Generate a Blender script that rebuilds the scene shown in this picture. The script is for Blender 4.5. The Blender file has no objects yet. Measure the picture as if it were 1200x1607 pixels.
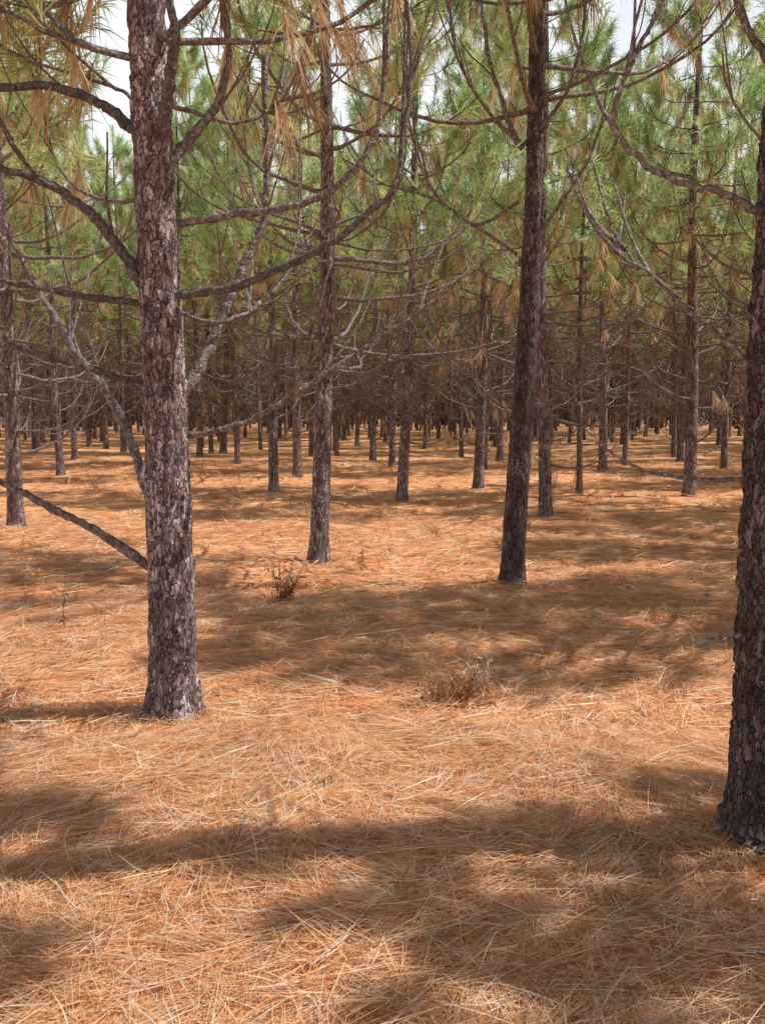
import bpy, math, numpy as np
from mathutils import Vector, noise
scene=bpy.context.scene
R=np.random.default_rng(7)
COL=scene.collection
SUN_AZ=math.radians(85); SUN_EL=math.radians(57)

# ------------------------------------------------ helpers
def hgt(x,y):
    x=np.asarray(x,float); y=np.asarray(y,float)
    h=0.022*np.sin(x*1.1+0.6*y)+0.018*np.sin(1.9*y-0.8*x+1.0)+0.012*np.sin(3.1*x+2.3*y+2)
    h=h+0.05*np.sin(0.23*x+0.31*y)+0.008*np.sin(7.1*x-4.3*y)+0.008*np.sin(5.3*y+6.1*x+1)
    return h
class Acc:
    def __init__(s): s.v=[];s.q=[];s.t=[];s.c=[];s.n=0
    def add(s,V,Q=None,T=None,C=(1,1,1)):
        V=np.asarray(V,float).reshape(-1,3)
        if Q is not None and len(Q): s.q.append(np.asarray(Q,int).reshape(-1,4)+s.n)
        if T is not None and len(T): s.t.append(np.asarray(T,int).reshape(-1,3)+s.n)
        C=np.asarray(C,float)
        if C.ndim==1: C=np.tile(C,(len(V),1))
        s.c.append(C); s.v.append(V); s.n+=len(V)
    def mesh(s,name,mat,smooth=True,col=True):
        me=bpy.data.meshes.new(name)
        V=np.concatenate(s.v) if s.v else np.zeros((0,3))
        Q=np.concatenate(s.q) if s.q else np.zeros((0,4),int)
        T=np.concatenate(s.t) if s.t else np.zeros((0,3),int)
        me.vertices.add(len(V)); me.vertices.foreach_set('co',V.astype(np.float32).ravel())
        L=np.concatenate([Q.ravel(),T.ravel()]).astype(np.int32)
        me.loops.add(len(L)); me.loops.foreach_set('vertex_index',L)
        st=np.concatenate([np.arange(len(Q))*4,len(Q)*4+np.arange(len(T))*3]).astype(np.int32)
        me.polygons.add(len(st)); me.polygons.foreach_set('loop_start',st)
        me.update(calc_edges=True)
        me.polygons.foreach_set('use_smooth',np.full(len(st),smooth))
        if col:
            a=me.color_attributes.new('col','FLOAT_COLOR','POINT')
            C=np.concatenate(s.c); C=np.concatenate([C,np.ones((len(C),1))],1)
            a.data.foreach_set('color',C.astype(np.float32).ravel())
        me.materials.append(mat); me.update()
        return me
def tube(P,r,k=7,rough=0,rng=None):
    P=np.asarray(P,float); r=np.asarray(r,float); n=len(P)
    T=np.gradient(P,axis=0); T/=np.linalg.norm(T,axis=1)[:,None]+1e-9
    ref=np.array([1,0,0.]) if abs(T[0,0])<0.7 else np.array([0,1.,0])
    N=np.cross(T[0],ref); N/=np.linalg.norm(N)
    Ns=[]
    for i in range(n):
        N=N-T[i]*N.dot(T[i]); N/=np.linalg.norm(N)+1e-9; Ns.append(N)
    Ns=np.array(Ns); B=np.cross(T,Ns)
    a=np.linspace(0,2*np.pi,k,endpoint=False)
    rr=np.tile(r[:,None],(1,k))
    if rough: rr=rr*(1+rough*rng.normal(size=rr.shape))
    V=P[:,None,:]+rr[:,:,None]*(np.cos(a)[None,:,None]*Ns[:,None,:]+np.sin(a)[None,:,None]*B[:,None,:])
    V=V.reshape(-1,3)
    i=np.arange(n-1)[:,None]*k; j=np.arange(k)[None,:]; j2=(j+1)%k
    Q=np.stack([i+j,i+j2,i+k+j2,i+k+j],-1).reshape(-1,4)
    V=np.concatenate([V,P[-1:]+T[-1:]*r[-1]]); tip=len(V)-1
    jj=np.arange(k); Tt=np.stack([(n-1)*k+jj,(n-1)*k+(jj+1)%k,np.full(k,tip)],-1)
    return V,Q,Tt
def catmull(P,m=5):
    P=np.asarray(P,float); P=np.concatenate([[2*P[0]-P[1]],P,[2*P[-1]-P[-2]]])
    out=[]
    for i in range(1,len(P)-2):
        for t in np.linspace(0,1,m,endpoint=False):
            p0,p1,p2,p3=P[i-1:i+3]
            out.append(0.5*((2*p1)+(-p0+p2)*t+(2*p0-5*p1+4*p2-p3)*t*t+(-p0+3*p1-3*p2+p3)*t**3))
    out.append(P[-2]); return np.array(out)
def norm(a): return a/(np.linalg.norm(a,axis=-1,keepdims=True)+1e-9)
def blades(acc,rng,C,D,nb,L,spread,droop,w,cols,shoot=0.1):
    C=np.asarray(C,float).reshape(-1,3); D=norm(np.asarray(D,float).reshape(-1,3)); n=len(C)
    if n==0: return
    c=np.repeat(C,nb,0); d=np.repeat(D,nb,0); N=n*nb
    c=c+d*rng.uniform(-shoot,shoot*0.6,(N,1))
    dd=norm(d+spread*rng.normal(size=(N,3)))
    l=L*rng.uniform(0.7,1.15,(N,1)); z=np.array([0,0,1.])
    mid=c+dd*l*0.5-z*droop*l*0.18
    tip=c+dd*l*0.95-z*droop*l*0.75
    side=norm(np.cross(dd,rng.normal(size=(N,3))))*w*0.5
    V=np.stack([c-side*0.7,c+side*0.7,mid-side,mid+side,tip],1).reshape(-1,3)
    b=np.arange(N)[:,None]*5
    Q=b+np.array([0,1,3,2]); T=b+np.array([2,3,4])
    cc=cols(n,rng); cc=np.repeat(cc,nb,0)*rng.uniform(0.75,1.25,(N,1))
    acc.add(V,Q,T,np.repeat(cc,5,0))
def green(n,rng):
    a=np.array([0.13,0.25,0.09]); b=np.array([0.52,0.57,0.27])
    t=rng.random((n,1)); return a*(1-t)+b*t
def tan(n,rng):
    a=np.array([0.27,0.16,0.085]); b=np.array([0.66,0.50,0.31])
    t=rng.random((n,1)); return a*(1-t)+b*t
def newmat(name):
    m=bpy.data.materials.new(name); m.use_nodes=True; nt=m.node_tree; nt.nodes.clear()
    o=nt.nodes.new('ShaderNodeOutputMaterial'); return m,nt,o
def N(nt,t,**k):
    n=nt.nodes.new(t)
    for a,b in k.items(): setattr(n,a,b)
    return n
def ramp(nt,stops):
    r=nt.nodes.new('ShaderNodeValToRGB'); e=r.color_ramp.elements
    while len(e)<len(stops): e.new(0.5)
    for i,(p,c) in enumerate(stops): e[i].position=p; e[i].color=(*c,1)
    return r
# ------------------------------------------------ materials
def bark_mat(name,tint=(1,1,1)):
    m,nt,o=newmat(name); lk=nt.links.new
    tc=N(nt,'ShaderNodeTexCoord'); mp=N(nt,'ShaderNodeMapping'); mp.inputs['Scale'].default_value=(1,1,0.32)
    lk(tc.outputs['Object'],mp.inputs[0])
    def dist(sc,amp,src):
        nz=N(nt,'ShaderNodeTexNoise'); nz.inputs['Scale'].default_value=sc; nz.inputs['Detail'].default_value=3
        lk(tc.outputs['Object'],nz.inputs['Vector'])
        va=N(nt,'ShaderNodeVectorMath',operation='MULTIPLY_ADD'); va.inputs[1].default_value=(amp,amp,amp)
        lk(nz.outputs['Color'],va.inputs[0]); lk(src,va.inputs[2]); return va.outputs[0]
    vec=dist(70,0.014,dist(16,0.06,mp.outputs[0]))
    v1=N(nt,'ShaderNodeTexVoronoi',feature='DISTANCE_TO_EDGE'); v1.inputs['Scale'].default_value=38
    v2=N(nt,'ShaderNodeTexVoronoi',feature='F1'); v2.inputs['Scale'].default_value=38
    v3=N(nt,'ShaderNodeTexVoronoi',feature='F1'); v3.inputs['Scale'].default_value=130
    for v in (v1,v2,v3): lk(vec,v.inputs['Vector'])
    crack=ramp(nt,[(0.0,(0,0,0)),(0.10,(1,1,1))]); lk(v1.outputs['Distance'],crack.inputs[0])
    n2=N(nt,'ShaderNodeTexNoise'); n2.inputs['Scale'].default_value=65; n2.inputs['Detail'].default_value=7; n2.inputs['Roughness'].default_value=0.75
    lk(mp.outputs[0],n2.inputs['Vector'])
    n4=N(nt,'ShaderNodeTexNoise'); n4.inputs['Scale'].default_value=5; n4.inputs['Detail'].default_value=2; lk(tc.outputs['Object'],n4.inputs['Vector'])
    s2=N(nt,'ShaderNodeSeparateColor'); lk(v2.outputs['Color'],s2.inputs[0])
    s3=N(nt,'ShaderNodeSeparateColor'); lk(v3.outputs['Color'],s3.inputs[0])
    def mad(a,k,b):
        q=N(nt,'ShaderNodeMath',operation='MULTIPLY_ADD'); lk(a,q.inputs[0]); q.inputs[1].default_value=k
        if isinstance(b,float): q.inputs[2].default_value=b
        else: lk(b,q.inputs[2])
        return q.outputs[0]
    val=mad(n2.outputs['Fac'],0.8,mad(s3.outputs[0],0.2,mad(s2.outputs[1],0.28,mad(n4.outputs['Fac'],0.5,-0.36))))
    T=lambda c:tuple(a*b for a,b in zip(c,tint))
    plate=ramp(nt,[(0.28,T((0.085,0.043,0.036))),(0.48,T((0.18,0.115,0.105))),(0.62,T((0.33,0.25,0.238))),(0.8,T((0.68,0.60,0.58)))])
    lk(val,plate.inputs[0])
    mx=N(nt,'ShaderNodeMix',data_type='RGBA'); mx.inputs[6].default_value=(*T((0.055,0.027,0.022)),1)
    lk(crack.outputs[0],mx.inputs[0]); lk(plate.outputs[0],mx.inputs[7])
    hgtv=mad(n2.outputs['Fac'],0.6,mad(s2.outputs[0],0.6,mad(s3.outputs[1],0.35,crack.outputs[0])))
    bp=N(nt,'ShaderNodeBump'); bp.inputs['Strength'].default_value=0.95; bp.inputs['Distance'].default_value=0.010
    lk(hgtv,bp.inputs['Height'])
    bs=N(nt,'ShaderNodeBsdfPrincipled'); bs.inputs['Roughness'].default_value=0.65
    lk(mx.outputs[2],bs.inputs['Base Color']); lk(bp.outputs[0],bs.inputs['Normal']); lk(bs.outputs[0],o.inputs[0])
    return m
BARK=bark_mat('bark',(0.9,0.88,0.9)); SHADEBARK=bark_mat('shaded_bark',(0.42,0.37,0.37)); BARKH=bark_mat('flaking_bark',(1.05,1.03,1.07))  # darkest copy has the shade of backlit trunks put into its colour
def branch_mat(name,g=1.0):
    m,nt,o=newmat(name); lk=nt.links.new
    tc=N(nt,'ShaderNodeTexCoord'); n=N(nt,'ShaderNodeTexNoise'); n.inputs['Scale'].default_value=45; n.inputs['Detail'].default_value=7; n.inputs['Roughness'].default_value=0.8
    v=N(nt,'ShaderNodeTexVoronoi',feature='F1'); v.inputs['Scale'].default_value=70
    lk(tc.outputs['Object'],n.inputs['Vector']); lk(tc.outputs['Object'],v.inputs['Vector'])
    r=ramp(nt,[(0.38,(0.05*g,0.035*g,0.03*g)),(0.52,(0.18*g,0.14*g,0.128*g)),(0.66,(0.5*g,0.45*g,0.43*g))]); lk(n.outputs['Fac'],r.inputs[0])
    q=N(nt,'ShaderNodeMath',operation='ADD'); lk(n.outputs['Fac'],q.inputs[0]); lk(v.outputs['Distance'],q.inputs[1])
    bp=N(nt,'ShaderNodeBump'); bp.inputs['Strength'].default_value=1.0; bp.inputs['Distance'].default_value=0.008; lk(q.outputs[0],bp.inputs['Height'])
    bs=N(nt,'ShaderNodeBsdfPrincipled'); bs.inputs['Roughness'].default_value=0.65
    lk(r.outputs[0],bs.inputs['Base Color']); lk(bp.outputs[0],bs.inputs['Normal']); lk(bs.outputs[0],o.inputs[0]); return m
BRANCH=branch_mat('branch_bark'); PALE=branch_mat('weathered_branch',1.8); SHADEBRANCH=branch_mat('shaded_branch_bark',0.6)  # dimmest copy carries the shade of unlit limbs in its colour
def leaf_mat(name,tr,gain=1.0):
    m,nt,o=newmat(name); lk=nt.links.new
    at=N(nt,'ShaderNodeAttribute',attribute_name='col')
    d=N(nt,'ShaderNodeBsdfDiffuse')
    t=N(nt,'ShaderNodeBsdfTranslucent'); mx=N(nt,'ShaderNodeMixShader'); mx.inputs[0].default_value=tr
    g=N(nt,'ShaderNodeVectorMath',operation='SCALE'); g.inputs['Scale'].default_value=gain
    lk(at.outputs['Color'],g.inputs[0])
    lk(g.outputs[0],d.inputs['Color']); lk(g.outputs[0],t.inputs['Color'])
    lk(d.outputs[0],mx.inputs[1]); lk(t.outputs[0],mx.inputs[2]); lk(mx.outputs[0],o.inputs[0]); return m
NEEDLE=leaf_mat('green_needles',0.5,1.45); DEADN=leaf_mat('dead_needles',0.45,1.2); FAR=leaf_mat('distant_foliage',0.3,1.0)
def straw_mat():
    m,nt,o=newmat('pine_straw'); lk=nt.links.new
    at=N(nt,'ShaderNodeAttribute',attribute_name='col'); d=N(nt,'ShaderNodeBsdfPrincipled'); d.inputs['Roughness'].default_value=0.34
    lk(at.outputs['Color'],d.inputs['Base Color']); lk(d.outputs[0],o.inputs[0]); return m
STRAW=straw_mat()
def ground_mat():
    m,nt,o=newmat('straw_floor'); lk=nt.links.new
    tc=N(nt,'ShaderNodeTexCoord')
    hs=[]
    for i,(ang,s) in enumerate([(20,1),(80,1.1),(140,0.95)]):
        mp=N(nt,'ShaderNodeMapping'); mp.inputs['Rotation'].default_value=(0,0,math.radians(ang)); mp.inputs['Scale'].default_value=(6*s,110*s,1); mp.inputs['Location'].default_value=(i*3.1,i*1.7,0)
        nz0=N(nt,'ShaderNodeTexNoise'); nz0.inputs['Scale'].default_value=3; lk(tc.outputs['Object'],nz0.inputs['Vector'])
        va=N(nt,'ShaderNodeVectorMath',operation='MULTIPLY_ADD'); va.inputs[1].default_value=(0.25,0.25,0); lk(nz0.outputs['Color'],va.inputs[0]); lk(tc.outputs['Object'],va.inputs[2])
        lk(va.outputs[0],mp.inputs[0])
        nz=N(nt,'ShaderNodeTexNoise'); nz.inputs['Scale'].default_value=1; nz.inputs['Detail'].default_value=3; lk(mp.outputs[0],nz.inputs['Vector']); hs.append(nz)
    mx1=N(nt,'ShaderNodeMath',operation='MAXIMUM'); mx2=N(nt,'ShaderNodeMath',operation='MAXIMUM')
    lk(hs[0].outputs['Fac'],mx1.inputs[0]); lk(hs[1].outputs['Fac'],mx1.inputs[1]); lk(mx1.outputs[0],mx2.inputs[0]); lk(hs[2].outputs['Fac'],mx2.inputs[1])
    big=N(nt,'ShaderNodeTexNoise'); big.inputs['Scale'].default_value=0.9; big.inputs['Detail'].default_value=5; lk(tc.outputs['Object'],big.inputs['Vector'])
    r=ramp(nt,[(0.42,(0.34,0.105,0.036)),(0.56,(0.88,0.40,0.16)),(0.72,(0.97,0.72,0.48))]); lk(mx2.outputs[0],r.inputs[0])
    r2=ramp(nt,[(0.3,(0.84,0.72,0.64)),(0.7,(1.0,1.0,1.0))]); lk(big.outputs['Fac'],r2.inputs[0])
    mu=N(nt,'ShaderNodeMix',data_type='RGBA',blend_type='MULTIPLY'); mu.inputs[0].default_value=1; lk(r.outputs[0],mu.inputs[6]); lk(r2.outputs[0],mu.inputs[7])
    bp=N(nt,'ShaderNodeBump'); bp.inputs['Strength'].default_value=0.45; bp.inputs['Distance'].default_value=0.02; lk(mx2.outputs[0],bp.inputs['Height'])
    bs=N(nt,'ShaderNodeBsdfPrincipled'); bs.inputs['Roughness'].default_value=0.5
    lk(mu.outputs[2],bs.inputs['Base Color']); lk(bp.outputs[0],bs.inputs['Normal']); lk(bs.outputs[0],o.inputs[0]); return m
GROUND=ground_mat()
# ------------------------------------------------ objects
def obj(name,me,parent=None,loc=(0,0,0)):
    o=bpy.data.objects.new(name,me); COL.objects.link(o); o.location=loc
    if parent is not None: o.parent=parent
    return o
def axis(lim):
    a=[0.0]; s=0.08
    while a[-1]<lim: a.append(a[-1]+s); s=s*1.035 if a[-1]>8 else s
    return np.array(a)
p=axis(600); ax=np.concatenate([-p[:0:-1],p]); X,Y=np.meshgrid(ax,ax); nn=len(ax)
A=Acc(); i=np.arange(nn-1)[:,None]*nn+np.arange(nn-1)[None,:]
A.add(np.stack([X,Y,hgt(X,Y)],-1),np.stack([i,i+1,i+nn+1,i+nn],-1))
g=obj('ground',A.mesh('ground',GROUND,col=False)); g['kind']='structure'
def straw():
    A=Acc(); rng=np.random.default_rng(3)
    for (y0,y1,dens,w,L,lift) in [(1.6,4.5,7400,0.0015,0.21,0.026),(4.5,8,2700,0.0024,0.22,0.028),(8,15,700,0.0048,0.25,0.028),(15,30,110,0.010,0.3,0.03)]:
        area=0.52*(y1*y1-y0*y0); n=int(area*dens/2)
        rr=np.sqrt(rng.uniform(y0*y0,y1*y1,n)); th=rng.uniform(-0.5,0.5,n)
        x=rr*np.sin(th); y=rr*np.cos(th)
        cl=np.sin(x*9+3*np.sin(y*4))*np.sin(y*8+2*np.sin(x*5))
        flow=1.6*np.sin(x*1.2+1.3*np.sin(y*0.9))+1.2*np.sin(y*1.6+x)
        ang=flow+rng.normal(0,0.9,n)+np.pi*(rng.random(n)<0.5)
        t=rng.random((n,1)); u=rng.random((n,1))
        base=np.array([0.78,0.31,0.10])*(1-t)+np.array([0.96,0.66,0.38])*t
        base=np.where(u>0.90,np.array([0.96,0.85,0.66]),base); base=np.where(u<0.22,np.array([0.36,0.105,0.035]),base)
        base=base*(0.92+0.10*cl[:,None])
        z0=hgt(x,y)+rng.uniform(0,lift,n)+0.012*(cl+1)*0.5
        for k in range(2):
            a=ang+rng.normal(0,0.09,n); l=L*rng.uniform(0.6,1.2,n)
            dx,dy=np.cos(a),np.sin(a); bend=rng.normal(0,0.045,n)*l
            up=np.abs(rng.normal(0,0.06,n))*l
            stick=rng.random(n)<0.02; up=np.where(stick,rng.uniform(0.2,0.5,n)*l,up)
            P=[]
            for s_,b_,z_ in [(0,0,0),(0.5,1,0.5),(1,0,0.9)]:
                P.append(np.stack([x+dx*l*s_-dy*bend*b_,y+dy*l*s_+dx*bend*b_,z0+up*z_],-1))
            sd=np.stack([-dy,dx,rng.normal(0,0.3,n)],-1)*w*0.5
            V=np.stack([P[0]-sd,P[0]+sd,P[1]-sd,P[1]+sd,P[2]-sd*0.4,P[2]+sd*0.4],1).reshape(-1,3)
            b=np.arange(n)[:,None]*6
            Q=np.concatenate([b+np.array([0,1,3,2]),b+np.array([2,3,5,4])])
            A.add(V,Q,None,np.minimum(np.repeat(base*rng.uniform(0.88,1.08,(n,1)),6,0),0.97))
    return A.mesh('pine_straw',STRAW,smooth=False)
s=obj('pine_straw',straw()); s['kind']='stuff'; s['label']='layer of fallen orange pine needles covering the forest floor'; s['category']='pine straw'

# ------------------------------------------------ trees
def trunk_mesh(H,r0,lean,k,zs,disp,seed=0,flare=0.3,mat=None):
    zs=np.asarray(zs); n=len(zs); rng=np.random.default_rng(seed)
    ph=rng.uniform(0,6,4)
    wob=lambda z:(0.03*np.sin(z*0.9+ph[0]),0.03*np.sin(z*0.8+ph[1]))
    wx,wy=wob(zs); w0=wob(np.array([0.]))
    cx=lean[0]*zs/6+wx-w0[0][0]; cy=lean[1]*zs/6+wy-w0[1][0]
    zc=np.maximum(zs,0)
    r=r0*(1-0.88*(zc/H)**1.0)+r0*flare*np.exp(-zc/0.10)
    a=np.linspace(0,2*np.pi,k,endpoint=False)
    rad=np.tile(r[:,None],(1,k))
    if disp:
        rad*=1+0.05*np.sin(2*a+ph[2])[None,:]*np.exp(-zc/1.5)[:,None]
        rad+=r0*0.16*np.exp(-zc/0.14)[:,None]*np.maximum(0,np.sin(4*a+ph[3]))[None,:]
        for ii in range(n):
            if zs[ii]>6.5: continue
            for jj in range(k):
                q=Vector((math.cos(a[jj])*r0*30,math.sin(a[jj])*r0*30,zs[ii]*10+seed*10))
                q+=noise.noise_vector(q*0.8)*0.5+noise.noise_vector(q*2.6)*0.25
                d,pt=noise.voronoi(q)
                e=d[1]-d[0]; pl=min(1,max(0,(e-0.02)/0.25)); hsh=(math.sin(pt[0].x*12.9+pt[0].y*78.2+pt[0].z*37.7)*43758.5)%1
                rad[ii,jj]+=disp*(pl*(0.3+1.0*hsh)-0.5+0.45*noise.noise(q*3))
    V=np.stack([cx[:,None]+rad*np.cos(a),cy[:,None]+rad*np.sin(a),np.tile(zs[:,None],(1,k))],-1).reshape(-1,3)
    i=np.arange(n-1)[:,None]*k; j=np.arange(k)[None,:]; j2=(j+1)%k
    Q=np.stack([i+j,i+j2,i+k+j2,i+k+j],-1).reshape(-1,4)
    A=Acc(); A.add(V,Q)
    f=lambda z:(np.array([lean[0]*z/6+float(wob(z)[0])-w0[0][0],lean[1]*z/6+float(wob(z)[1])-w0[1][0],z]),r0*(1-0.88*z/H))
    return A.mesh('trunk',mat or BARK,col=False),f
def path(rng,p0,az,L,phi0,phi1,pw,n=12):
    s=np.linspace(0,1,n); phi=phi0+(phi1-phi0)*s**pw+rng.normal(0,0.06,n)
    a=az+np.cumsum(rng.normal(0,0.11,n)); st=L/(n-1)
    D=np.stack([np.cos(phi)*np.cos(a),np.cos(phi)*np.sin(a),np.sin(phi)],-1)*st
    return p0+np.concatenate([[np.zeros(3)],np.cumsum(D[:-1],0)])
def brad(rng,r,n,end=0.3):
    s=np.linspace(0,1,n); q=r*(1-(1-end)*s)*(1+rng.normal(0,0.07,n)); q[0]*=1.35; return q
class TreeParts:
    def __init__(s): s.br=[]; s.liveC=[];s.liveD=[];s.deadC=[];s.deadD=[]
def decorate(T,rng,P,L,kind,more=0):
    n=len(P)
    def pt(s):
        i=min(n-2,int(s*(n-1))); return P[i]+(P[i+1]-P[i])*(s*(n-1)-i), norm(P[i+1]-P[i])
    parts=[]
    ns=rng.integers(1,4)+more if kind<2 else rng.integers(3,6)
    for _ in range(ns):
        s=rng.uniform(0.3,0.9); p,d=pt(s); az=math.atan2(d[1],d[0])+rng.choice([-1,1])*rng.uniform(0.4,1.1)
        l=L*rng.uniform(0.25,0.6); el=math.asin(np.clip(d[2],-1,1))
        q=path(rng,p,az,l,el+rng.uniform(-0.5,0.2),1.4,1.2,8)
        parts.append(tube(q,brad(rng,0.006+0.003*rng.random(),8,0.45),5))
        if kind==2:
            for f in (0.6,1.0):
                T.liveC.append(q[int(f*7)]); T.liveD.append(q[7]-q[5])
            if rng.random()<0.45: T.deadC.append(q[2]); T.deadD.append([0,0,-1])
        elif kind==1 and rng.random()<0.6: T.deadC.append(q[7]); T.deadD.append(norm(np.array([d[0],d[1],-1.6])))
    if kind==2:
        for s in (0.55,0.7,0.85,1.0):
            p,d=pt(s*0.999); T.liveC.append(p); T.liveD.append(d)
        for s in (0.3,0.45): 
            if rng.random()<0.65: p,d=pt(s); T.deadC.append(p); T.deadD.append([d[0]*0.6,d[1]*0.6,-1])
    elif kind==1:
        for s in (0.6,0.8,1.0):
            if rng.random()<0.65:
                p,d=pt(s*0.999); T.deadC.append(p); T.deadD.append([d[0]*0.5,d[1]*0.5,-1])
    return parts
def gen(T,rng,f,H,z0,live,dens=1.0,Lm=1.0):
    z=z0
    while z<H-0.3:
        nb=rng.integers(3,6) if z>1.5 else rng.integers(2,4)
        if z>live+1.2: nb=min(nb,4)
        if rng.random()>dens: nb=max(0,nb-2)
        a0=rng.uniform(0,6.28)
        for b in range(nb):
            zz=z+rng.uniform(-0.08,0.08); c,r=f(zz); az=a0+b*6.28/max(1,nb)+rng.normal(0,0.35)
            if zz<live:
                L=rng.uniform(0.9,2.4)*Lm; kind=1 if rng.random()<0.06+0.6*max(0,(zz-live+1.8)/1.8) else 0
                if zz>live-0.7 and rng.random()<0.45: kind=2
            else:
                t=(zz-live)/(H-live); L=(1.75-1.25*t)*rng.uniform(0.75,1.1)*Lm; kind=2
            if zz<1.6: L*=0.65
            P=path(rng,c,az,L,rng.uniform(-0.3,0.3),rng.uniform(1.0,1.7),rng.uniform(0.9,2.2),13)
            rr=0.010+0.008*L*rng.uniform(0.6,1.15)
            if zz>live+1.5: rr*=0.65
            parts=[tube(P,brad(rng,rr,len(P)),6)]+decorate(T,rng,P,L,kind)
            T.br.append((zz,parts))
        z+=rng.uniform(0.28,0.48) if z<live else rng.uniform(0.36,0.55)
def finish(T,rng,H,f):
    c,r=f(H-0.05); T.liveC.append(c); T.liveD.append([0,0,1])
    A=Acc(); blades(A,rng,T.liveC,T.liveD,34,0.27,0.5,0.5,0.0082,green,0.12)
    crown=A.mesh('crown',NEEDLE,smooth=False)
    A=Acc(); blades(A,rng,T.deadC,T.deadD,30,0.28,0.3,0.35,0.0065,tan,0.10)
    dead=A.mesh('dead_needles',DEADN,smooth=False)
    return crown,dead
GRP='pine trees planted across the forest floor'
variants=[]
for vi in range(8):
    rng=np.random.default_rng(100+vi); H=rng.uniform(8.9,10.1); r0=rng.uniform(0.09,0.12)
    zs=np.concatenate([[-0.15,0,0.05,0.1,0.2,0.3],np.arange(0.5,H,0.25),[H]])
    tm,f=trunk_mesh(H,r0,(rng.normal(0,0.12),rng.normal(0,0.12)),18,zs,0,vi)
    T=TreeParts(); gen(T,rng,f,H,rng.uniform(0.7,1.2),rng.uniform(3.9,4.8))
    A=Acc()
    for z,ps in T.br:
        for q in ps: A.add(*q)
    lm=A.mesh('limbs',BRANCH,col=False)
    cr,de=finish(T,rng,H,f); variants.append((tm,lm,cr,de,r0))
def place(x,y,w=None,v=None,rot=None,label=None,sc=None):
    v=int(R.integers(0,8)) if v is None else v
    tm,lm,cr,de,r0=variants[v]
    e=obj('pine_tree',None,loc=(x,y,float(hgt(x,y)))); e.empty_display_size=0.3
    sc=sc or (R.uniform(0.9,1.1) if y<23 else R.uniform(0.98,1.28)); sx=(w/2/r0) if w else R.uniform(0.7,1.15)
    e.rotation_euler=(0,0,R.uniform(0,6.28) if rot is None else rot)
    e['label']=label or 'tall slender pine with scaly brown bark and bare lower branches'
    e['category']='tree'; e['group']=GRP
    t=obj('trunk',tm,e); t.scale=(sx,sx,sc)
    for nme,me in (('limbs',lm),('crown',cr),('dead_needles',de)):
        o=obj(nme,me,e); o.scale=(sc,sc,sc)
    return e
def hero(x,y,H,r0,lean,k,zs,disp,seed,custom,z0,live,label,dens=0.8,flare=0.3,Lm=1.0,mat=None):
    rng=np.random.default_rng(seed)
    e=obj('pine_tree',None,loc=(x,y,float(hgt(x,y)))); e['label']=label; e['category']='tree'; e['group']=GRP
    tm,f=trunk_mesh(H,r0,lean,k,zs,disp,seed,flare,mat); obj('trunk',tm,e)
    T=TreeParts()
    for it in custom:
        r,pts,kind=it[:3]
        P=catmull(pts,12); m=len(P); w=np.cumsum(rng.normal(0,0.0012 if kind<0 else 0.003,P.shape),0); w-=np.linspace(0,1,m)[:,None]*w[-1]; P=P+w+rng.normal(0,0.001,P.shape); n=len(P)
        L=float(np.sum(np.linalg.norm(np.diff(P,axis=0),axis=1)))
        parts=[tube(P,brad(rng,r,n,0.4),12,0.08,rng)]+(decorate(T,rng,P,L,kind,2) if kind>=0 else [])
        T.br.append((-2 if kind==-2 else (-3 if len(it)>3 else 0),parts))
    gen(T,rng,f,H,z0,live,dens=dens,Lm=Lm)
    for z,ps in T.br[:98]:
        A=Acc()
        for q in ps: A.add(*q)
        o=obj('branch',A.mesh('branch',PALE if z==-2 else (SHADEBRANCH if z==-3 else BRANCH),col=False),e)
        if z==-2: o['label']='pale broken dead stub of a branch'
    cr,de=finish(T,rng,H,f); obj('crown',cr,e); obj('dead_needles',de,e)
zfine=np.concatenate([np.arange(-0.1,4.0,0.008),np.arange(4.0,10.5,0.2)])
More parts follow.
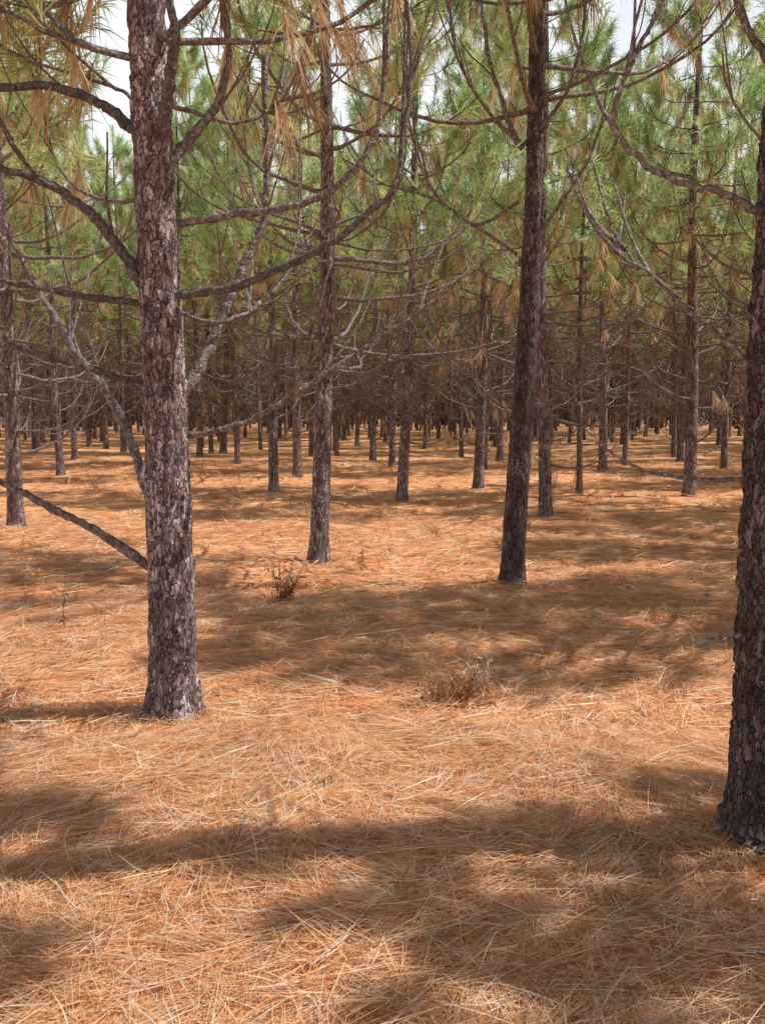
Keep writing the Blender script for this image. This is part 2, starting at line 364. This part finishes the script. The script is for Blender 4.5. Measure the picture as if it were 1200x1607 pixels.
T1=[(0.031,[(-.06,0,2.84),(-.13,-.03,2.9),(-.23,-.05,2.97),(-.47,-.08,3.04),(-.78,-.1,3.03),(-1.15,-.1,3.1)],1,1),
(0.032,[(-.05,0,2.08),(-.10,-.05,2.16),(-.17,-.08,2.31),(-.32,-.12,2.5),(-.53,-.15,2.62),(-.78,-.15,2.68),(-1.3,-.2,2.8)],0,1),
(0.018,[(-.05,0,2.05),(-.33,-.12,2.08),(-.6,-.2,2.12),(-.8,-.22,2.17),(-1.2,-.2,2.3)],-1,1),
(0.019,[(-.05,-.03,1.64),(-.33,-.16,1.74),(-.61,-.24,1.82),(-.8,-.25,1.85),(-1.2,-.25,1.95)],-1,1),
(0.026,[(-.05,0,.72),(-.33,-.02,.93),(-.6,-.05,1.08),(-.83,-.05,1.2),(-1.3,-.1,1.45)],-1),
(0.03,[(-.02,.05,1.0),(-.12,.12,1.12),(-.24,.2,1.38),(-.4,.28,1.64),(-.59,.35,1.89),(-.74,.42,2.1),(-.95,.5,2.5)],0),
(0.021,[(.05,0,2.42),(.38,-.04,2.48),(.69,-.1,2.52),(.93,-.15,2.65),(1.05,-.15,2.87),(1.08,-.15,3.22),(1.04,-.1,3.6)],0),
(0.020,[(.03,-.05,2.08),(.38,-.18,2.12),(.69,-.25,2.24),(.95,-.3,2.38),(1.11,-.3,2.53),(1.18,-.3,2.75),(1.2,-.3,3.08),(1.14,-.3,3.5)],0,1),
(0.016,[(.05,0,1.4),(.4,-.05,1.48),(.62,-.08,1.6),(.84,-.1,1.75),(1.06,-.1,1.9),(1.25,-.1,2.02),(1.42,-.1,2.17)],0),
(0.033,[(.05,.06,1.6),(.15,.14,1.76),(.24,.25,1.97),(.33,.4,2.25),(.42,.5,2.55),(.45,.55,2.9),(.45,.55,3.4)],0),
(0.034,[(0,-.04,2.76),(.06,-.15,2.9),(.10,-.22,3.05),(.13,-.25,3.2),(.1,-.28,3.5),(.04,-.3,4.0)],-1,1),
(0.027,[(.03,.03,2.7),(.15,.12,2.88),(.26,.15,3.05),(.31,.2,3.3),(.28,.2,3.6),(.3,.2,4.2)],1),
(0.012,[(.05,.05,2.02),(.3,.2,2.0),(.5,.4,2.15),(.6,.6,2.45),(.62,.7,2.9)],0),
(0.012,[(-.05,.05,2.6),(-.3,.3,2.6),(-.6,.5,2.75),(-.75,.6,3.1),(-.8,.6,3.6)],2),
(0.011,[(.03,.05,3.0),(.35,.2,2.95),(.6,.2,3.1),(.75,.2,3.5)],1),
(0.012,[(-.05,.05,2.9),(-.2,.3,3.1),(-.5,.4,3.25),(-.9,.5,3.4),(-1.2,.5,3.8)],2)]
hero(-1.064,4.668,9.5,0.122,(0.0,0.0),90,zfine,0.011,11,T1,3.2,4.0,'thick pine with flaking purple-brown bark and many curved branches',mat=BARKH)
T2=[(0.0145,[(-.05,0,2.15),(-.16,-.02,2.19),(-.29,-.03,2.23),(-.44,-.05,2.27),(-.57,-.05,2.36),(-.64,-.05,2.49),(-.62,-.05,2.63),(-.54,0,2.8),(-.44,0,3.0),(-.38,0,3.5)],0),
(0.010,[(-.05,0,1.29),(-.29,-.02,1.30),(-.47,-.04,1.32),(-.58,-.04,1.365),(-.68,-.04,1.42)],-1),
(0.012,[(-.05,0,.74),(-.2,-.03,.735),(-.34,-.07,.72)],-2),
(0.009,[(-.05,0,1.55),(-.23,.04,1.77),(-.39,.05,1.9),(-.53,.1,2.05),(-.63,.1,2.22),(-.7,.1,2.45)],0),
(0.017,[(-.03,0,2.5),(-.15,0,2.68),(-.25,0,2.85),(-.32,0,3.1),(-.3,0,3.5)],0)]
hero(1.41,3.274,8.5,0.150,(0.06,0.02),90,zfine,0.013,22,T2,4.2,4.6,'thick pine with bark coloured as in shade, flared base and a broken dead stub',mat=SHADEBARK,dens=.5,Lm=.75)
zmid=np.concatenate([np.arange(-0.1,6.3,0.02),np.arange(6.3,10.5,0.25)])
T3=[(0.017,[(0,0,2.1),(.35,.1,2.15),(.7,.2,2.4),(.95,.3,2.9),(1.0,.3,3.5)],0),
(0.016,[(0,0,3.2),(-.3,.1,3.3),(-.6,.1,3.7),(-.7,.1,4.3),(-.65,.1,5.0)],0),
(0.018,[(0,0,3.3),(.3,.1,3.3),(.7,.1,3.6),(.9,.1,4.2),(.85,.1,5.2)],0)]
hero(-0.663,9.70,9.5,0.102,(0.10,0),44,zmid,0.008,13,T3,2.0,4.4,'straight slender pine with rough brown bark and fine side branches',dens=0.6)
T4=[(0.024,[(0,0,3.9),(-.12,-.05,4.15),(-.28,-.1,4.6),(-.36,-.1,5.2),(-.4,-.1,6)],0),
(0.02,[(0,0,3.9),(-.25,-.1,4.1),(-.5,-.15,4.45),(-.62,-.15,4.9),(-.7,-.1,5.6)],0),
(0.021,[(0,0,3.85),(.2,-.05,4.05),(.42,-.1,4.4),(.52,-.1,4.9),(.55,-.1,5.6)],0),
(0.02,[(0,0,2.85),(.25,-.1,3.2),(.5,-.1,3.55),(.68,-.15,4.0),(.75,-.15,4.6)],0),
(0.016,[(0,0,2.95),(-.4,-.1,3.2),(-.75,-.15,3.4),(-1.2,-.2,3.5),(-1.5,-.2,3.7)],0),
(0.014,[(0,0,1.6),(-.3,-.1,1.8),(-.65,-.2,2.1),(-.9,-.2,2.6),(-.95,-.2,3.1)],0),
(0.015,[(0,0,3.4),(-.4,-.1,3.2),(-.8,-.15,3.5),(-1.0,-.2,4.2),(-.95,-.2,5)],0),
(0.013,[(0,0,1.55),(.3,-.1,1.65),(.65,-.2,1.9),(.85,-.2,2.3)],0)]
hero(1.19,8.55,10,0.112,(0.13,0),48,zmid,0.009,14,T4,4.2,4.8,'tall pine with bark coloured as in shade, leaning slightly with upward curving branches',dens=0.7,mat=SHADEBARK)

known=[(-1.064,4.668),(1.395,3.274),(-.663,9.7),(1.19,8.55)]
near=[(.34,16.6,.20),(2.52,14.5,.21),(3.68,17.6,.12),(5.6,17.2,.23),(1.9,18.7,.21),(-2.11,18.3,.2),(-1.99,22.2,.22),(-4.73,12.1,.21),(-7.95,23.3,.2),(-9.35,28.7,.2),(-.28,27.4,.2),
(-12.8,48,None),(-4.9,38,None),(5.3,22.7,.22),(2.6,24.2,.16),(3.5,28.2,.2),(-1.1,41,None),(-1.76,35.7,None),(2.9,41,None),(1.7,38,None),(10.5,34,None),(12,39,None),(-15,43,None),(-13.9,47,None),(9.3,29.5,.2),(6.8,26.5,.15),(-5.9,30.5,None)]
for x,y,w in near: place(x,y,w); known.append((x,y))
# neighbours out of view, added and sized to shade the floor
for x,y,sc in [(3.6,3.2,.62),(4.1,2.5,.62),(4.9,1.9,.68),(3.3,6.2,.72),(5.1,7.6,1),(7.1,8.6,1),(5.4,10.6,.72),(7.9,11.4,1),(6.9,13.2,.8),(10.4,14.6,1),(-5.5,3.8,1),(-4.5,7.6,1),(-6.9,14.5,1.1)]:
    place(x,y,sc=sc); known.append((x,y))
K=np.array(known)
ca,sa=math.cos(0.35),math.sin(0.35); cand=[]
for i in range(-95,96):
    for j in range(-95,96):
        gx,gy=i*2.9+R.normal(0,0.6),j*2.9+R.normal(0,0.6)
        x=gx*ca-gy*sa; y=gx*sa+gy*ca
        if y<14 or y>190: continue
        lim=y*0.43+ (6 if x>0 and y<40 else (3 if y<85 else 22))
        if abs(x)>lim: continue
        infr=abs(x)<y*0.43
        if y<24 and infr: continue
        if np.min(np.hypot(K[:,0]-x,K[:,1]-y))<2.0: continue
        cand.append((x,y))
cand.sort(key=lambda c:math.hypot(*c))
NI=255
for x,y in cand[:NI]: place(x,y)
print('placed',len(cand),'first far at',cand[NI])
A=Acc(); rng=np.random.default_rng(55)
for x,y in cand[NI:]:
    z=float(hgt(x,y)); H=rng.uniform(9.5,12)
    for q in range(3):
        ox,oy=(0,0) if q==0 else rng.uniform(-1.7,1.7,2)
        ll=rng.normal(0,0.3); rr=0.14 if q==0 else rng.uniform(0.07,0.12)
        V,Q,T=tube([(x+ox,y+oy,z-.15),(x+ox+ll*.5,y+oy,z+H*.5),(x+ox+ll,y+oy,z+H*(1 if q==0 else .8))],[rr,rr*.7,0.02],6); A.add(V,Q,T,np.array([0.10,0.065,0.06])*rng.uniform(.7,1.5))
    n=24; hh=rng.uniform(0.8,4.6,n); a=rng.uniform(0,6.28,n)
    C=np.stack([x+np.cos(a)*.1,y+np.sin(a)*.1,z+hh],-1); D=np.stack([np.cos(a),np.sin(a),rng.uniform(0.1,.9,n)],-1)
    blades(A,rng,C,D,1,1.7,0.05,-0.6,0.035,lambda n,r:np.tile([0.12,0.09,0.08],(n,1)),0.0)
    n=50; t=rng.random(n)**1.2; hh=4.0+t*(H-4); a=rng.uniform(0,6.28,n); rr=(1.9-1.5*t)*rng.uniform(0.3,1,n)
    C=np.stack([x+np.cos(a)*rr,y+np.sin(a)*rr,z+hh],-1); D=np.stack([np.cos(a),np.sin(a),np.full(n,1.)],-1)
    blades(A,rng,C,D,7,0.4,0.6,0.3,0.05,green,0.1)
    n=14; hh=rng.uniform(2.4,5,n); a=rng.uniform(0,6.28,n); rr=rng.uniform(.4,1.7,n)
    C=np.stack([x+np.cos(a)*rr,y+np.sin(a)*rr,z+hh],-1)
    blades(A,rng,C,np.tile([0,0,-1.],(n,1)),7,0.4,0.3,0.3,0.04,lambda n,r:tan(n,r)*0.7,0.1)
o=obj('distant_pine_forest',A.mesh('distant_pine_forest',FAR,smooth=False)); o['kind']='stuff'; o['label']='distant mass of pine trunks and green crowns'; o['category']='forest'

# ------------------------------------------------ small plants
def weed(name,x,y,h,ns,spread,leafn,leafs,seed,label,cat,c0=(0.26,0.14,0.07),c1=(0.5,0.34,0.2),sw=0.0022,twist=0.5):
    rng=np.random.default_rng(seed); A=Acc(); c0=np.array(c0);c1=np.array(c1)
    for k in range(ns):
        az=rng.uniform(0,6.28); hh=h*rng.uniform(0.4,1.05); n=8; s=np.linspace(0,1,n)[:,None]
        out=spread*rng.uniform(0.2,1)
        P=np.concatenate([np.cos(az)*out*s**1.5,np.sin(az)*out*s**1.5,hh*(s-0.15*s**3*out/h)],1)+rng.normal(0,0.006,(n,3))*s
        P[:,:2]+=rng.normal(0,0.015+0.12*spread,2)
        t=rng.random(); A.add(*tube(P,np.linspace(sw,sw*0.4,n),5),C=c0*(1-t)+c1*t)
        for m in range(leafn):
            i=rng.integers(2,n); b=P[i]; d=norm(rng.normal(size=3)+np.array([np.cos(az),np.sin(az),0.1])*0.6); l=leafs*rng.uniform(.5,1.2)
            sd=norm(np.cross(d,rng.normal(size=3)))*l*0.13; dn=np.array([0,0,-l*twist*rng.random()])
            V=[b,b+d*l*.4+sd,b+d*l*.4-sd+dn*.5,b+d*l+dn]; t=rng.random()
            A.add(V,None,[[0,1,2],[1,3,2]],c0*(1-t)+c1*t)
    o=obj(name,A.mesh(name,DEADN,smooth=False),loc=(x,y,float(hgt(x,y))-0.01)); o['label']=label; o['category']=cat; return o
weed('dead_fern',-.83,7.7,.40,50,.3,3,.06,1,'clump of withered brown fern on the pine straw','fern',(0.24,0.1,0.05),(0.46,0.25,0.12),0.0028)
weed('dead_shrub',.52,4.85,.36,10,.1,14,.05,2,'dry pale-leaved shrub stems standing in pine straw','shrub',(0.32,0.23,0.15),(0.6,0.48,0.36),0.003)
weed('dead_fern',.38,4.78,.2,90,.2,4,.05,3,'low withered brown clump beside the dry shrub','fern',(0.24,0.1,0.045),(0.5,0.28,0.14),0.0028)
weed('dead_weed',-2.16,6.3,.62,2,.05,16,.05,4,'tall thin dried weed stalk with curled leaves','weed',(0.13,0.08,0.05),(0.28,0.18,0.12))
weed('dead_weed',-1.78,6.0,.34,2,.1,3,.03,5,'thin dried weed stalk','weed')
weed('dead_weed',-2.75,7.2,.4,3,.1,3,.03,15,'thin dried weed stalk','weed')
weed('dead_weed',-.2,9.3,.26,4,.05,9,.05,6,'small dried weed stalk with curled leaves','weed',(0.16,0.09,0.06),(0.3,0.2,0.13))
weed('dead_weed',.95,5.5,.16,3,.06,2,.03,7,'thin dried weed stalk','weed')
weed('dead_weed',1.62,5.0,.18,4,.12,2,.03,8,'thin dried weed stalk','weed')
weed('dead_weed',-.3,4.75,.2,2,.05,2,.03,9,'thin dried weed stalk','weed')
for i,(x,y,h) in enumerate([(3.4,18.5,.7),(4.0,19.5,.6),(-3.2,21,.55),(-4.2,22,.6),(5.6,20.5,.5),(-2.6,17,.35),(2.0,13.2,.22),(.7,12,.2),(-3.6,15,.35),(6.5,19,.5),(.2,20,.4),(-5.8,19,.5)]):
    weed('dead_weed',x,y,h,12,.25,3,.05,20+i,'dried brown weed clump among fallen needles','weed',sw=0.0035)
weed('green_seedling',-.23,3.66,.07,7,.07,2,.03,40,'small green seedling poking through pine straw','plant',(0.06,0.12,0.02),(0.18,0.28,0.06),0.0018)
# ------------------------------------------------ light, world, camera
w=bpy.data.worlds.new('World'); scene.world=w; w.use_nodes=True; nt=w.node_tree; lk=nt.links.new
bg=nt.nodes['Background']; sky=nt.nodes.new('ShaderNodeTexSky'); sky.sky_type='NISHITA'; sky.sun_disc=False
sky.sun_elevation=SUN_EL; sky.sun_rotation=SUN_AZ; sky.dust_density=2.0
tc=nt.nodes.new('ShaderNodeTexCoord'); mp=nt.nodes.new('ShaderNodeMapping'); mp.inputs['Scale'].default_value=(1,1,2.2); lk(tc.outputs['Generated'],mp.inputs[0])
nz=nt.nodes.new('ShaderNodeTexNoise'); nz.inputs['Scale'].default_value=3.5; nz.inputs['Detail'].default_value=6; lk(mp.outputs[0],nz.inputs['Vector'])
cr=ramp(nt,[(0.36,(0.8,0.8,0.8)),(0.48,(1,1,1))]); lk(nz.outputs['Fac'],cr.inputs[0])
sp=nt.nodes.new('ShaderNodeSeparateXYZ'); lk(tc.outputs['Generated'],sp.inputs[0])
zr=ramp(nt,[(0.42,(1,1,1)),(0.48,(0,0,0))]); lk(sp.outputs[2],zr.inputs[0])
ml=nt.nodes.new('ShaderNodeMath'); ml.operation='MULTIPLY'; lk(cr.outputs[0],ml.inputs[0]); lk(zr.outputs[0],ml.inputs[1])
mx=nt.nodes.new('ShaderNodeMix'); mx.data_type='RGBA'; mx.inputs[7].default_value=(13.5,14.2,15.0,1); lk(ml.outputs[0],mx.inputs[0]); lk(sky.outputs[0],mx.inputs[6])
lk(mx.outputs[2],bg.inputs[0]); bg.inputs[1].default_value=0.075
sl=bpy.data.lights.new('sun','SUN'); sl.energy=5; sl.angle=math.radians(0.5); sl.color=(1,0.97,0.93)
so=bpy.data.objects.new('sun',sl); COL.objects.link(so)
sv=Vector((math.sin(SUN_AZ)*math.cos(SUN_EL),math.cos(SUN_AZ)*math.cos(SUN_EL),math.sin(SUN_EL)))
so.rotation_euler=(-sv).to_track_quat('-Z','Y').to_euler(); so.location=(5,5,20)
cd=bpy.data.cameras.new('camera'); cam=bpy.data.objects.new('camera',cd); COL.objects.link(cam)
cd.sensor_fit='VERTICAL'; cd.sensor_height=36; cd.lens=33.15; cd.clip_end=2000; cd.clip_start=0.05
cam.location=(0,0,1.6); cam.rotation_euler=(math.radians(90-6.29),0,0); scene.camera=cam
scene.view_settings.view_transform='Standard'; scene.view_settings.look='None'; scene.view_settings.exposure=0
